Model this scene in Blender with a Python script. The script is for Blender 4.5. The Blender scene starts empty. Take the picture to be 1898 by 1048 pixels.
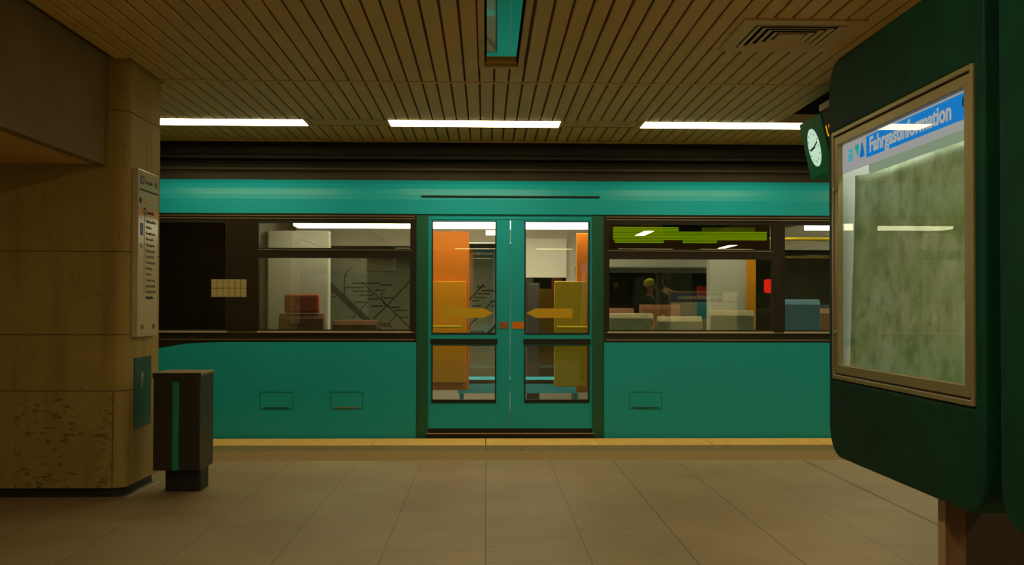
import bpy, bmesh, math, random
from mathutils import Matrix, Vector
random.seed(7)
C = bpy.context.scene.collection
sc = bpy.context.scene

# ---------------------------------------------------------------- camera
PXF = 35.0 / 36.0 * 1898
cam_d = bpy.data.cameras.new('camera'); cam = bpy.data.objects.new('camera', cam_d); C.objects.link(cam)
cam_d.sensor_width = 36.0; cam_d.lens = 35.0; cam_d.shift_y = 0.0095
cam_d.clip_start = 0.05; cam_d.clip_end = 100
cam.location = (0, 0, 1.2)
cam.rotation_euler = (math.pi/2 + math.atan(29.03/PXF), -0.0022, -math.atan(48/PXF))
sc.camera = cam

# ---------------------------------------------------------------- world, exposure
w = bpy.data.worlds.new('world'); sc.world = w; w.use_nodes = True
w.node_tree.nodes['Background'].inputs[0].default_value = (0.9, 0.75, 0.5, 1)
w.node_tree.nodes['Background'].inputs[1].default_value = 0.0008
sc.view_settings.view_transform = 'Standard'; sc.view_settings.look = 'None'
sc.view_settings.exposure = 0.0; sc.view_settings.gamma = 1.0
sc.view_settings.use_curve_mapping = False
LAMP_COL = (1.0, 0.83, 0.42)
L_FRONT, L_BACK, L_GRID, L_TRAIN, L_CASE = 11.5, 8.0, 46.0, 15.0, 17.0

# ---------------------------------------------------------------- helpers
class MB:
    def __init__(s): s.bm = bmesh.new()
    def box(s, x0, x1, y0, y1, z0, z1):
        v = [s.bm.verts.new(p) for p in ((x0,y0,z0),(x1,y0,z0),(x1,y1,z0),(x0,y1,z0),(x0,y0,z1),(x1,y0,z1),(x1,y1,z1),(x0,y1,z1))]
        for f in ((0,3,2,1),(4,5,6,7),(0,1,5,4),(1,2,6,5),(2,3,7,6),(3,0,4,7)):
            s.bm.faces.new([v[i] for i in f])
        return s
    def _p(s, axis, a, u, v):
        return {'x': (a,u,v), 'y': (u,a,v), 'z': (u,v,a)}[axis]
    def prism(s, pts, axis, a0, a1):
        A = [s.bm.verts.new(s._p(axis, a0, u, v)) for u, v in pts]
        B = [s.bm.verts.new(s._p(axis, a1, u, v)) for u, v in pts]
        n = len(pts)
        s.bm.faces.new(A); s.bm.faces.new(B[::-1])
        for i in range(n):
            s.bm.faces.new((A[i], A[(i+1)%n], B[(i+1)%n], B[i]))
        return s
    def ring(s, outer, inner, axis, a0, a1):
        n = len(outer)
        L = [[s.bm.verts.new(s._p(axis, a, u, v)) for u, v in pts] for pts, a in ((outer,a0),(inner,a0),(inner,a1),(outer,a1))]
        for k in range(4):
            P, Q = L[k], L[(k+1)%4]
            for i in range(n):
                s.bm.faces.new((P[i], P[(i+1)%n], Q[(i+1)%n], Q[i]))
        return s
    def tube(s, p0, p1, r, n=12):
        p0, p1 = Vector(p0), Vector(p1); d = (p1-p0).normalized()
        a = d.orthogonal().normalized(); b = d.cross(a)
        A = [s.bm.verts.new(p0 + (a*math.cos(t)+b*math.sin(t))*r) for t in [2*math.pi*i/n for i in range(n)]]
        B = [s.bm.verts.new(p1 + (a*math.cos(t)+b*math.sin(t))*r) for t in [2*math.pi*i/n for i in range(n)]]
        s.bm.faces.new(A[::-1]); s.bm.faces.new(B)
        for i in range(n): s.bm.faces.new((A[i], A[(i+1)%n], B[(i+1)%n], B[i]))
        return s
    def holes(s, x0, x1, z0, z1, hs, y0, y1):
        xs = sorted({x0, x1, *[min(max(v, x0), x1) for h in hs for v in h[:2]]})
        zs = sorted({z0, z1, *[min(max(v, z0), z1) for h in hs for v in h[2:]]})
        solid = lambda i, j: 0 <= i < len(xs)-1 and 0 <= j < len(zs)-1 and not any(
            h[0]-1e-6 <= (xs[i]+xs[i+1])/2 <= h[1] and h[2]-1e-6 <= (zs[j]+zs[j+1])/2 <= h[3] for h in hs)
        q = lambda *ps: s.bm.faces.new([s.bm.verts.new(p) for p in ps])
        for i in range(len(xs)-1):
            for j in range(len(zs)-1):
                if not solid(i, j): continue
                a, b, c, d = xs[i], xs[i+1], zs[j], zs[j+1]
                q((a,y0,c),(b,y0,c),(b,y0,d),(a,y0,d)); q((a,y1,c),(a,y1,d),(b,y1,d),(b,y1,c))
                if not solid(i-1, j): q((a,y0,c),(a,y0,d),(a,y1,d),(a,y1,c))
                if not solid(i+1, j): q((b,y0,c),(b,y1,c),(b,y1,d),(b,y0,d))
                if not solid(i, j-1): q((a,y0,c),(a,y1,c),(b,y1,c),(b,y0,c))
                if not solid(i, j+1): q((a,y0,d),(b,y0,d),(b,y1,d),(a,y1,d))
        bmesh.ops.remove_doubles(s.bm, verts=s.bm.verts[:], dist=1e-5)
        return s
    def build(s, name, mat, parent=None, bevel=0, smooth=False, seg=2):
        bmesh.ops.recalc_face_normals(s.bm, faces=s.bm.faces[:])
        me = bpy.data.meshes.new(name); s.bm.to_mesh(me); s.bm.free()
        o = bpy.data.objects.new(name, me); C.objects.link(o)
        me.materials.append(mat)
        if smooth:
            for p in me.polygons: p.use_smooth = True
        if bevel:
            m = o.modifiers.new('bevel', 'BEVEL'); m.width = bevel; m.segments = seg; m.limit_method = 'ANGLE'; m.angle_limit = 0.6
        if parent is not None:
            o.parent = parent
            o.matrix_parent_inverse = parent_inv(parent)
        return o

def world_m(o):
    m = Matrix.Translation(o.location)
    if o.parent is not None: m = world_m(o.parent) @ o.matrix_parent_inverse @ m
    return m
def parent_inv(p): return world_m(p).inverted()

def tag(o, label, cat, group=None, kind=None):
    o['label'] = label; o['category'] = cat
    if group: o['group'] = group
    if kind: o['kind'] = kind
    return o
def thing(name, loc, label, cat, group=None):
    o = bpy.data.objects.new(name, None); C.objects.link(o); o.location = loc; o.empty_display_size = 0.1
    return tag(o, label, cat, group)
def struct(o):
    o['kind'] = 'structure'; return o

def rrect(u0, u1, v0, v1, r, n=6):
    pts = []
    for cu, cv, a in ((u1-r, v1-r, 0), (u0+r, v1-r, 90), (u0+r, v0+r, 180), (u1-r, v0+r, 270)):
        for i in range(n+1):
            t = math.radians(a + 90*i/n); pts.append((cu + r*math.cos(t), cv + r*math.sin(t)))
    return pts

FACE_NEG_X = Matrix(((0,0,-1),(-1,0,0),(0,1,0)))     # text that reads from far to near, seen from -X
FACE_POS_X = Matrix(((0,0,1),(1,0,0),(0,1,0)))       # text that reads from near to far, seen from +X
FACE_NEG_Y = Matrix(((1,0,0),(0,0,-1),(0,1,0)))
def text(name, string, size, mat, parent, loc, rot, bold=0.0, sx=1.0, depth=0.001, align='LEFT', width=None):
    cu = bpy.data.curves.new(name, 'FONT'); cu.body = string; cu.size = size; cu.extrude = depth
    cu.offset = bold; cu.align_x = align; cu.resolution_u = 3
    to = bpy.data.objects.new(name, cu); C.objects.link(to)
    dg = bpy.context.evaluated_depsgraph_get()
    me = bpy.data.meshes.new_from_object(to.evaluated_get(dg))
    bpy.data.objects.remove(to)
    if width and len(me.vertices):
        sx = width / max(1e-6, max(v.co.x for v in me.vertices) - min(v.co.x for v in me.vertices))
    me.transform(Matrix.Diagonal((sx,1,1,1))); me.transform(rot.to_4x4()); me.transform(Matrix.Translation(loc))
    me.materials.clear(); me.materials.append(mat)
    o = bpy.data.objects.new(name, me); C.objects.link(o)
    if parent is not None:
        o.parent = parent; o.matrix_parent_inverse = parent_inv(parent)
    return o

# ---------------------------------------------------------------- materials
def lin(c):
    return tuple(((v/255)/12.92 if v/255 <= 0.04045 else ((v/255+0.055)/1.055)**2.4) for v in c)
def mat(name, col, rough=0.6, metal=0.0, var=0.0, vscale=3.0, bump=0.0, bscale=60.0, spec=0.5, coat=0.0):
    m = bpy.data.materials.new(name); m.use_nodes = True
    nt = m.node_tree; b = nt.nodes['Principled BSDF']
    b.inputs['Roughness'].default_value = rough; b.inputs['Metallic'].default_value = metal
    b.inputs['Specular IOR Level'].default_value = spec
    b.inputs['Coat Weight'].default_value = coat
    tc = nt.nodes.new('ShaderNodeTexCoord')
    if var:
        n = nt.nodes.new('ShaderNodeTexNoise'); n.inputs['Scale'].default_value = vscale; n.inputs['Detail'].default_value = 6
        r = nt.nodes.new('ShaderNodeValToRGB')
        r.color_ramp.elements[0].position = 0.3; r.color_ramp.elements[1].position = 0.7
        r.color_ramp.elements[0].color = (*[c*(1-var) for c in col], 1); r.color_ramp.elements[1].color = (*[min(1, c*(1+var)) for c in col], 1)
        nt.links.new(tc.outputs['Object'], n.inputs['Vector']); nt.links.new(n.outputs['Fac'], r.inputs['Fac'])
        nt.links.new(r.outputs['Color'], b.inputs['Base Color'])
    else:
        b.inputs['Base Color'].default_value = (*col, 1)
    if bump:
        n2 = nt.nodes.new('ShaderNodeTexNoise'); n2.inputs['Scale'].default_value = bscale; n2.inputs['Detail'].default_value = 4
        bp = nt.nodes.new('ShaderNodeBump'); bp.inputs['Strength'].default_value = bump; bp.inputs['Distance'].default_value = 0.004
        nt.links.new(tc.outputs['Object'], n2.inputs['Vector']); nt.links.new(n2.outputs['Fac'], bp.inputs['Height'])
        nt.links.new(bp.outputs['Normal'], b.inputs['Normal'])
    return m
def emis(name, col, strength):
    m = bpy.data.materials.new(name); m.use_nodes = True; nt = m.node_tree
    nt.nodes.remove(nt.nodes['Principled BSDF'])
    e = nt.nodes.new('ShaderNodeEmission'); e.inputs[0].default_value = (*col, 1); e.inputs[1].default_value = strength
    nt.links.new(e.outputs[0], nt.nodes['Material Output'].inputs[0]); return m
def glass(name, tint, refl, fres=0.5):
    m = bpy.data.materials.new(name); m.use_nodes = True; nt = m.node_tree
    nt.nodes.remove(nt.nodes['Principled BSDF'])
    t = nt.nodes.new('ShaderNodeBsdfTransparent'); t.inputs[0].default_value = (*tint, 1)
    g = nt.nodes.new('ShaderNodeBsdfGlossy'); g.inputs['Roughness'].default_value = 0.0
    lw = nt.nodes.new('ShaderNodeLayerWeight'); lw.inputs[0].default_value = 0.35
    ma = nt.nodes.new('ShaderNodeMath'); ma.operation = 'MULTIPLY_ADD'; ma.inputs[1].default_value = 0.8; ma.inputs[2].default_value = refl; ma.use_clamp = True
    mx = nt.nodes.new('ShaderNodeMixShader')
    nt.links.new(lw.outputs['Fresnel'], ma.inputs[0]); ma.inputs[1].default_value = fres
    nt.links.new(ma.outputs[0], mx.inputs[0]); nt.links.new(t.outputs[0], mx.inputs[1]); nt.links.new(g.outputs[0], mx.inputs[2])
    nt.links.new(mx.outputs[0], nt.nodes['Material Output'].inputs[0]); return m

class NT:
    """small wrapper for writing math in nodes"""
    def __init__(s, m): s.nt = m.node_tree
    def val(s, op, *a):
        n = s.nt.nodes.new('ShaderNodeMath'); n.operation = op
        for i, v in enumerate(a):
            if isinstance(v, (int, float)): n.inputs[i].default_value = v
            else: s.nt.links.new(v, n.inputs[i])
        return n.outputs[0]
    def xyz(s):
        tc = s.nt.nodes.new('ShaderNodeTexCoord'); sp = s.nt.nodes.new('ShaderNodeSeparateXYZ')
        s.nt.links.new(tc.outputs['Object'], sp.inputs[0]); return tc.outputs['Object'], *sp.outputs
    def noise(s, vec, scale, detail=4, out='Fac', rough=0.5):
        n = s.nt.nodes.new('ShaderNodeTexNoise'); n.inputs['Scale'].default_value = scale; n.inputs['Detail'].default_value = detail
        n.inputs['Roughness'].default_value = rough
        s.nt.links.new(vec, n.inputs['Vector']); return n.outputs[out]
    def mix(s, fac, a, b):
        n = s.nt.nodes.new('ShaderNodeMix'); n.data_type = 'RGBA'
        for i, v in ((0, fac), (6, a), (7, b)):
            if isinstance(v, tuple): n.inputs[i].default_value = (*v, 1) if len(v) == 3 else v
            elif isinstance(v, (int, float)): n.inputs[i].default_value = v
            else: s.nt.links.new(v, n.inputs[i])
        return n.outputs[2]
    def ramp(s, fac, lo, hi):
        n = s.nt.nodes.new('ShaderNodeMapRange'); n.inputs[1].default_value = lo; n.inputs[2].default_value = hi
        s.nt.links.new(fac, n.inputs[0]); return n.outputs[0]
    def comb(s, *a):
        n = s.nt.nodes.new('ShaderNodeCombineXYZ')
        for i, v in enumerate(a):
            if isinstance(v, (int, float)): n.inputs[i].default_value = v
            else: s.nt.links.new(v, n.inputs[i])
        return n.outputs[0]

def floor_mat():
    m = mat('terrazzo_tiles', (0.4,0.3,0.2), rough=0.42, spec=0.45); k = NT(m); nt = m.node_tree; b = nt.nodes['Principled BSDF']
    vec, x, y, z = k.xyz()
    cx = k.val('DIVIDE', x, 0.5); col = k.val('FLOOR', cx)
    wn = nt.nodes.new('ShaderNodeTexWhiteNoise'); wn.noise_dimensions = '1D'; nt.links.new(col, wn.inputs['W'])
    ry = k.val('ADD', k.val('DIVIDE', y, 0.5), wn.outputs['Value']); row = k.val('FLOOR', ry)
    dx = k.val('MULTIPLY', k.val('ABSOLUTE', k.val('SUBTRACT', k.val('FRACT', k.val('ADD', cx, 0.5)), 0.5)), 0.5)
    dy = k.val('MULTIPLY', k.val('ABSOLUTE', k.val('SUBTRACT', k.val('FRACT', k.val('ADD', ry, 0.5)), 0.5)), 0.5)
    wn2 = nt.nodes.new('ShaderNodeTexWhiteNoise'); wn2.noise_dimensions = '2D'; nt.links.new(k.comb(col, row, 0), wn2.inputs['Vector'])
    wn3 = nt.nodes.new('ShaderNodeTexWhiteNoise'); wn3.noise_dimensions = '1D'; nt.links.new(k.val('ROUND', cx), wn3.inputs['W'])
    jx = k.val('MULTIPLY', k.val('LESS_THAN', dx, 0.0028), k.val('ADD', 0.45, k.val('MULTIPLY', wn3.outputs['Value'], 0.5)))
    jy = k.val('MULTIPLY', k.val('LESS_THAN', dy, 0.0035), k.val('MULTIPLY', wn2.outputs['Value'], 0.55))
    je = k.val('LESS_THAN', k.val('ABSOLUTE', k.val('SUBTRACT', x, 2.512)), 0.005)
    j = k.val('MAXIMUM', k.val('MAXIMUM', jx, jy), je)
    base = k.mix(k.ramp(k.noise(vec, 1.3, 5), 0.35, 0.65), (0.36,0.255,0.145), (0.44,0.335,0.20))
    base = k.mix(k.val('MULTIPLY', wn2.outputs['Value'], 0.3), base, (0.32,0.25,0.16))
    base = k.mix(k.val('MULTIPLY', k.ramp(k.noise(vec, 220, 2), 0.5, 0.72), 0.5), base, (0.55,0.45,0.30))
    base = k.mix(k.val('MULTIPLY', k.ramp(k.noise(vec, 170, 2), 0.56, 0.75), 0.6), base, (0.15,0.09,0.05))
    base = k.mix(k.val('MULTIPLY', k.ramp(k.noise(vec, 26, 3), 0.66, 0.72), 0.45), base, (0.10,0.07,0.045))
    base = k.mix(j, base, (0.055,0.04,0.025))
    nt.links.new(base, b.inputs['Base Color'])
    r = k.val('ADD', 0.36, k.val('MULTIPLY', k.noise(vec, 2.2, 4), 0.25)); nt.links.new(r, b.inputs['Roughness'])
    return m
def stone_mat(name, stains):
    m = mat(name, (0.3,0.25,0.15), rough=0.7, spec=0.3); k = NT(m); nt = m.node_tree; b = nt.nodes['Principled BSDF']
    vec, x, y, z = k.xyz()
    base = k.mix(k.ramp(k.noise(vec, 1.6, 6), 0.3, 0.7), (0.36,0.26,0.08), (0.48,0.355,0.115))
    base = k.mix(k.val('MULTIPLY', k.ramp(k.noise(vec, 45, 3), 0.62, 0.72), 0.5), base, (0.12,0.08,0.04))
    st = k.comb(k.val('MULTIPLY', x, 9), k.val('MULTIPLY', y, 9), k.val('MULTIPLY', z, 0.7))
    base = k.mix(k.val('MULTIPLY', k.ramp(k.noise(st, 1.0, 3), 0.5, 0.75), 0.35), base, (0.15,0.08,0.035))
    if stains:
        dv = k.comb(k.val('ADD', x, k.val('MULTIPLY', k.noise(vec, 7, 3), 0.12)), y, k.val('MULTIPLY', z, 1.4))
        vo = nt.nodes.new('ShaderNodeTexVoronoi'); vo.inputs['Scale'].default_value = 15; nt.links.new(dv, vo.inputs['Vector'])
        d = k.val('ABSOLUTE', k.val('SUBTRACT', vo.outputs['Distance'], 0.22))
        ringm = k.val('SUBTRACT', 1.0, k.ramp(d, 0.02, 0.09))
        sp = nt.nodes.new('ShaderNodeSeparateColor'); nt.links.new(vo.outputs['Color'], sp.inputs[0])
        keep = k.val('GREATER_THAN', sp.outputs[0], 0.35)
        low = k.val('MULTIPLY', k.val('LESS_THAN', z, 0.66), k.val('MULTIPLY', k.val('GREATER_THAN', x, -2.95), k.val('LESS_THAN', x, -2.335)))
        pat = k.ramp(k.noise(vec, 4.0, 3), 0.34, 0.5)
        f = k.val('MULTIPLY', k.val('MULTIPLY', k.val('MULTIPLY', ringm, keep), low), k.val('MULTIPLY', pat, 0.75))
        base = k.mix(f, base, (0.06,0.045,0.02))
        base = k.mix(k.val('MULTIPLY', k.val('MULTIPLY', k.ramp(k.noise(k.comb(k.val('MULTIPLY', x, 1), y, k.val('MULTIPLY', z, 3)), 16, 5), 0.58, 0.66), low), k.val('MULTIPLY', pat, 0.6)), base, (0.08,0.055,0.025))
    nt.links.new(base, b.inputs['Base Color']); return m
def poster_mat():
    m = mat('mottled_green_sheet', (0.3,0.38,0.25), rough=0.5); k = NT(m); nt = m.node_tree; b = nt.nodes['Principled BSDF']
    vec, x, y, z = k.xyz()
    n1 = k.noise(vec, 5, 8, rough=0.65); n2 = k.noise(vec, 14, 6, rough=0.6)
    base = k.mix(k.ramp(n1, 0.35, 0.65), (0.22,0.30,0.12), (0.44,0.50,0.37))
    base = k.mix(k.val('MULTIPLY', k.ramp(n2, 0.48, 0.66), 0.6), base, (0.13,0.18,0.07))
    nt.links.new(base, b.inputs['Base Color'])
    nt.links.new(base, b.inputs['Emission Color']); b.inputs['Emission Strength'].default_value = 0.15   # glow put into the sheet's colour, as if lit by the lightbox
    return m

M = {}
M['floor'] = floor_mat()
M['floor_band'] = mat('brown_terrazzo_band', (0.34,0.23,0.11), 0.7, var=0.18, vscale=90, spec=0.2)
M['floor_strip'] = mat('grey_tile_strip', (0.25,0.195,0.10), 0.75, var=0.15, vscale=40, spec=0.15)
M['coping'] = mat('cream_edge_stone', (0.92,0.60,0.20), 0.8, var=0.08, vscale=12, spec=0.12)
M['slat'] = mat('cream_ceiling_slats', (0.62,0.43,0.13), 0.45, var=0.05, vscale=4)
M['ceil_trim'] = mat('cream_ceiling_trim', (0.56,0.39,0.12), 0.5, var=0.06)
M['void'] = mat('dark_ceiling_void', (0.26,0.16,0.05), 0.9)
M['black'] = mat('matt_black', (0.008,0.007,0.006), 0.7)
M['stone'] = stone_mat('stained_stone_cladding', True)
M['plaster'] = mat('beige_plaster', (0.22,0.16,0.07), 0.8, var=0.12, vscale=2.5, bump=0.15)
M['skirt'] = mat('dark_skirting', (0.02,0.016,0.01), 0.6)
M['threshold'] = mat('pale_floor_strip', (0.50,0.45,0.36), 0.6, var=0.2, vscale=30)
M['tunnel'] = mat('sooty_tunnel_concrete', (0.075,0.085,0.065), 0.9, var=0.3, vscale=1.5)
M['teal'] = mat('teal_train_paint', (0.010,0.45,0.60), 0.38, var=0.04, vscale=1.2, spec=0.35)
M['teal_dark'] = mat('dark_green_rubber_shade', (0.006,0.12,0.075), 0.5)  # rubber green; on the door posts the recess shade is in the colour
M['roof'] = mat('dark_grey_roof', (0.045,0.038,0.028), 0.6, var=0.2, vscale=2)
M['band'] = mat('black_window_band', (0.018,0.014,0.009), 0.32)
M['alu'] = mat('brownish_aluminium', (0.55,0.46,0.30), 0.35, metal=0.9)
M['alu_pale'] = mat('pale_aluminium', (0.70,0.64,0.50), 0.4, metal=0.5)
M['rubber'] = mat('black_rubber', (0.008,0.008,0.007), 0.6)
M['glass_side'] = glass('tinted_window_glass', (0.74,0.78,0.70), 0.15)
M['glass_cab'] = glass('dark_cab_glass', (0.30,0.30,0.26), 0.04)
M['glass_door'] = glass('clear_door_glass', (0.86,0.88,0.82), 0.05)
M['glass_case'] = glass('case_glass', (0.93,0.95,0.90), 0.0, 0.12)
M['lamp'] = emis('fluorescent_diffuser', LAMP_COL, L_FRONT)
M['lamp_grid'] = emis('added_lamp_diffuser', LAMP_COL, L_GRID)
M['lamp_back'] = emis('fluorescent_diffuser_other_edge', LAMP_COL, L_BACK)
M['lamp_train'] = emis('train_lamp_diffuser', (1.0,0.88,0.66), L_TRAIN)
M['lamp_case'] = emis('case_tube', (0.92,1.0,0.80), L_CASE)
M['int_wall'] = mat('pale_grey_interior', (0.50,0.47,0.36), 0.5, var=0.05)
M['int_ceiling'] = mat('interior_ceiling', (0.36,0.32,0.24), 0.5)
M['int_floor'] = mat('interior_floor', (0.07,0.05,0.035), 0.6, var=0.2, vscale=20)
M['int_dark'] = mat('dark_interior', (0.03,0.025,0.018), 0.7)
M['orange'] = mat('orange_panel', (0.80,0.22,0.01), 0.45)
M['amber'] = mat('amber_board', (0.95,0.36,0.006), 0.45)
M['yellow'] = mat('yellow_board', (0.72,0.44,0.01), 0.45)
M['yellow_rail'] = mat('yellow_handrail', (0.9,0.62,0.02), 0.3)
M['blue_seat'] = mat('blue_seat_shell', (0.14,0.36,0.55), 0.5)
M['cyan'] = mat('cyan_blue_trim', (0.03,0.52,0.70), 0.4)
M['tan'] = mat('tan_seat_cover', (0.80,0.66,0.40), 0.75, var=0.12, vscale=18)
M['brown'] = mat('brown_seat_cover', (0.33,0.14,0.06), 0.75, var=0.12, vscale=18)
M['red'] = mat('faded_red_cover', (0.62,0.14,0.08), 0.75, var=0.1, vscale=18)
M['white'] = mat('off_white_board', (0.72,0.70,0.60), 0.45, var=0.03)
M['led_green'] = emis('lime_led', (0.42,0.68,0.0), 0.85)
M['led_dim'] = emis('dim_lime_led', (0.42,0.62,0.0), 0.25)
M['led_red'] = emis('red_lamp', (1.0,0.02,0.01), 1.6)
M['led_amber'] = emis('amber_led', (1.0,0.36,0.0), 1.3)
M['grille'] = mat('beige_grille', (0.42,0.34,0.15), 0.6)
M['case_teal'] = mat('dark_teal_enamel', (0.001,0.034,0.020), 0.55, var=0.25, vscale=6, bump=0.05, bscale=30, spec=0.12)
M['case_frame'] = mat('beige_anodised_frame', (0.34,0.27,0.14), 0.38, metal=0.6, var=0.06)
M['case_gap'] = mat('black_gasket', (0.01,0.008,0.005), 0.6)
M['case_back'] = mat('white_case_back', (0.76,0.74,0.78), 0.5)
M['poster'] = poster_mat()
M['added_lightbox'] = emis('added_lightbox_glow', (0.80,1.0,0.72), 0.34)  # glowing back added to even out the tube's light down the case
M['lit_white'] = emis('lit_header_white', (0.96,0.94,1.0), 0.42)
M['lit_letter'] = emis('lit_lettering', (0.96,0.94,1.0), 0.48)
M['lit_blue'] = emis('lit_header_blue', (0.006,0.24,0.80), 0.9)
M['hdr_blue'] = mat('bright_blue_header', (0.012,0.24,0.85), 0.45)
M['hdr_white'] = mat('white_lettering', (0.80,0.78,0.80), 0.5)
M['logo_cyan'] = emis('lit_cyan_print', (0.02,0.55,0.75), 0.8)
M['logo_teal'] = emis('lit_teal_print', (0.01,0.55,0.50), 0.8)
M['logo_blue'] = emis('lit_blue_print', (0.01,0.22,0.80), 0.8)
M['post'] = mat('brown_steel', (0.13,0.06,0.03), 0.5, var=0.1)
M['post_lit'] = mat('lit_steel_edge', (0.30,0.21,0.10), 0.5)  # lit side face of the post, painted as a lighter strip
M['plinth'] = mat('dark_brown_plinth', (0.03,0.016,0.01), 0.6)
M['bin'] = mat('anthracite_bin', (0.035,0.027,0.018), 0.45, var=0.12, vscale=8)
M['bin_lid'] = mat('tan_grey_lid', (0.34,0.28,0.17), 0.45, var=0.06)
M['bin_stripe'] = mat('teal_stripe', (0.008,0.30,0.20), 0.45)
M['bin_base'] = mat('dark_bin_base', (0.018,0.014,0.01), 0.6)
M['sign'] = mat('cream_sign_board', (0.62,0.54,0.38), 0.25)
M['sign_edge'] = mat('sign_side', (0.40,0.33,0.20), 0.4)
M['ink'] = mat('dark_ink', (0.02,0.025,0.03), 0.5)
M['ink_grey'] = mat('grey_ink', (0.20,0.18,0.13), 0.5)
M['ink_blue'] = mat('blue_ink', (0.04,0.07,0.22), 0.5)
M['sign_orange'] = mat('orange_print', (0.80,0.33,0.02), 0.4)
M['plate'] = mat('teal_grey_plate', (0.05,0.10,0.075), 0.35)
M['clock_teal'] = mat('clock_teal_panel', (0.004,0.26,0.15), 0.6, spec=0.1)
M['clock_face'] = emis('lit_clock_face', (0.60,0.86,0.62), 0.85)
M['clock_ink'] = mat('clock_hands', (0.01,0.015,0.05), 0.5)
M['dsp'] = mat('black_display', (0.006,0.005,0.004), 0.6, spec=0.1)
M['dsp_top'] = mat('beige_display_cover', (0.42,0.33,0.20), 0.5)
M['mirror'] = mat('polished_reflector', (0.62,0.62,0.58), 0.04, metal=1.0)
M['map'] = mat('map_paper', (0.80,0.82,0.70), 0.6)
M['map_brown'] = mat('brown_map_line', (0.20,0.13,0.03), 0.6)
M['map_red'] = mat('red_map_line', (0.34,0.08,0.05), 0.6)
M['map_green'] = mat('olive_map_line', (0.25,0.24,0.05), 0.6)
M['map_blue'] = mat('blue_map_line', (0.15,0.28,0.36), 0.6)
M['map_ink'] = mat('map_print', (0.08,0.09,0.08), 0.6)
M['vent'] = mat('cream_vent', (0.55,0.43,0.21), 0.45)
M['steel'] = mat('steel', (0.5,0.48,0.42), 0.3, metal=0.9)

# ================================================================ SETTING
HC = 2.765
X0, X1 = -7.5, 8.0
YB = -8.6
struct(MB().box(X0, X1, YB, 7.84, -0.3, 0).build('floor', M['floor']))
struct(MB().box(X0, X1, 7.84, 8.37, -0.3, 0).build('floor_band', M['floor_band']))
b = MB()
for i in range(-25, 27): b.box(i*0.3+0.0015, i*0.3+0.2985, 8.372, 8.698, -0.3, 0)
struct(b.build('floor_tile_strip', M['floor_strip']))
b = MB()
for i in range(-8, 8): b.box(i+0.003, i+0.997, 8.70, 9.15, -0.3, 0.002)
struct(b.build('platform_edge', M['coping']))
struct(MB().box(X0, X1, 8.3, 9.12, -1.1, -0.3).build('platform_wall', M['tunnel']))

# ceiling: slats, dark void behind, cross joint, edge
lum = (-0.05, 0.237, 4.75, 6.455)      # recessed luminaire cut-out
grid = [(0.09, 2.3), (3.29, 2.3), (6.49, 2.3), (0.09, -2.2), (3.29, -2.2), (6.1, -6.6)]  # unseen luminaires added to light the platform; the last follows a mirrored lamp
ven = (1.405, 2.055, 5.32, 5.945)
rec = (2.455, 3.35, 5.6, 8.27)         # display recess
cuts_y = [YB, -5.0, -2.0, 1.0, 3.93, 6.895, 9.36]
LY0, LY1 = 8.28, 8.585
slats = MB()
def slat(x, y0, y1):
    if y1 - y0 < 0.02: return
    a, c = x-0.0435, x+0.0435
    z = HC
    slats.prism([(a, z+0.02), (a, z+0.004), (a+0.004, z), (c-0.004, z), (c, z+0.004), (c, z+0.02)], 'y', y0, y1)
for i in range(-75, 80):
    x = i*0.1
    spans = []
    for a, c in zip(cuts_y[:-1], cuts_y[1:]): spans.append([a+0.022, c-0.022])
    cut = [(LY0, LY1), (-LY1+0.6, -LY0+0.6)]
    if lum[0]-0.04 < x < lum[1]+0.04: cut.append(lum[2:])
    for gx, gy in grid:
        if abs(x-gx) < 0.185: cut.append((gy-0.75, gy+0.75))
    if ven[0] < x < ven[1]: cut.append(ven[2:])
    if rec[0]-0.02 < x < rec[1]+0.04: cut.append(rec[2:])
    if x < -2.40: cut.append((-8.0, 6.34))
    if x < -2.26: cut.append((6.30, 6.99))
    for lo, hi in cut:
        new = []
        for a, c in spans:
            if hi <= a or lo >= c: new.append([a, c]); continue
            if lo > a: new.append([a, lo])
            if hi < c: new.append([hi, c])
        spans = new
    for a, c in spans: slat(x, a, c)
struct(slats.build('ceiling', M['slat']))
b = MB()
vh = [rec, (lum[0]+0.02, lum[1]-0.02, lum[2]+0.02, lum[3]-0.02), (ven[0]+0.03, ven[1]-0.03, ven[2]+0.03, ven[3]-0.03)]
vx = sorted({X0, X1, *[v for h in vh for v in h[:2]]}); vy = sorted({YB, 9.36, *[v for h in vh for v in h[2:]]})
for i in range(len(vx)-1):
    for j in range(len(vy)-1):
        mx, my = (vx[i]+vx[i+1])/2, (vy[j]+vy[j+1])/2
        if not any(h[0] < mx < h[1] and h[2] < my < h[3] for h in vh): b.box(vx[i], vx[i+1], vy[j], vy[j+1], HC+0.032, HC+0.05)
struct(b.build('ceiling_void', M['void']))
b = MB()
for y in cuts_y[1:-1]:
    if y > 6: b.box(-2.27, rec[0]-0.03, y-0.023, y+0.023, HC-0.004, HC+0.02)
    else: b.box(-2.39, X1, y-0.023, y+0.023, HC-0.004, HC+0.02)
b.box(X0, X1, 9.345, 9.375, HC-0.008, HC+0.06)
struct(b.build('ceiling_joint', M['ceil_trim'], bevel=0.003))
struct(MB().box(X0, X1, 9.376, 9.45, HC+0.0, 4.4).build('ceiling_fascia', M['black']))
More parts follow.
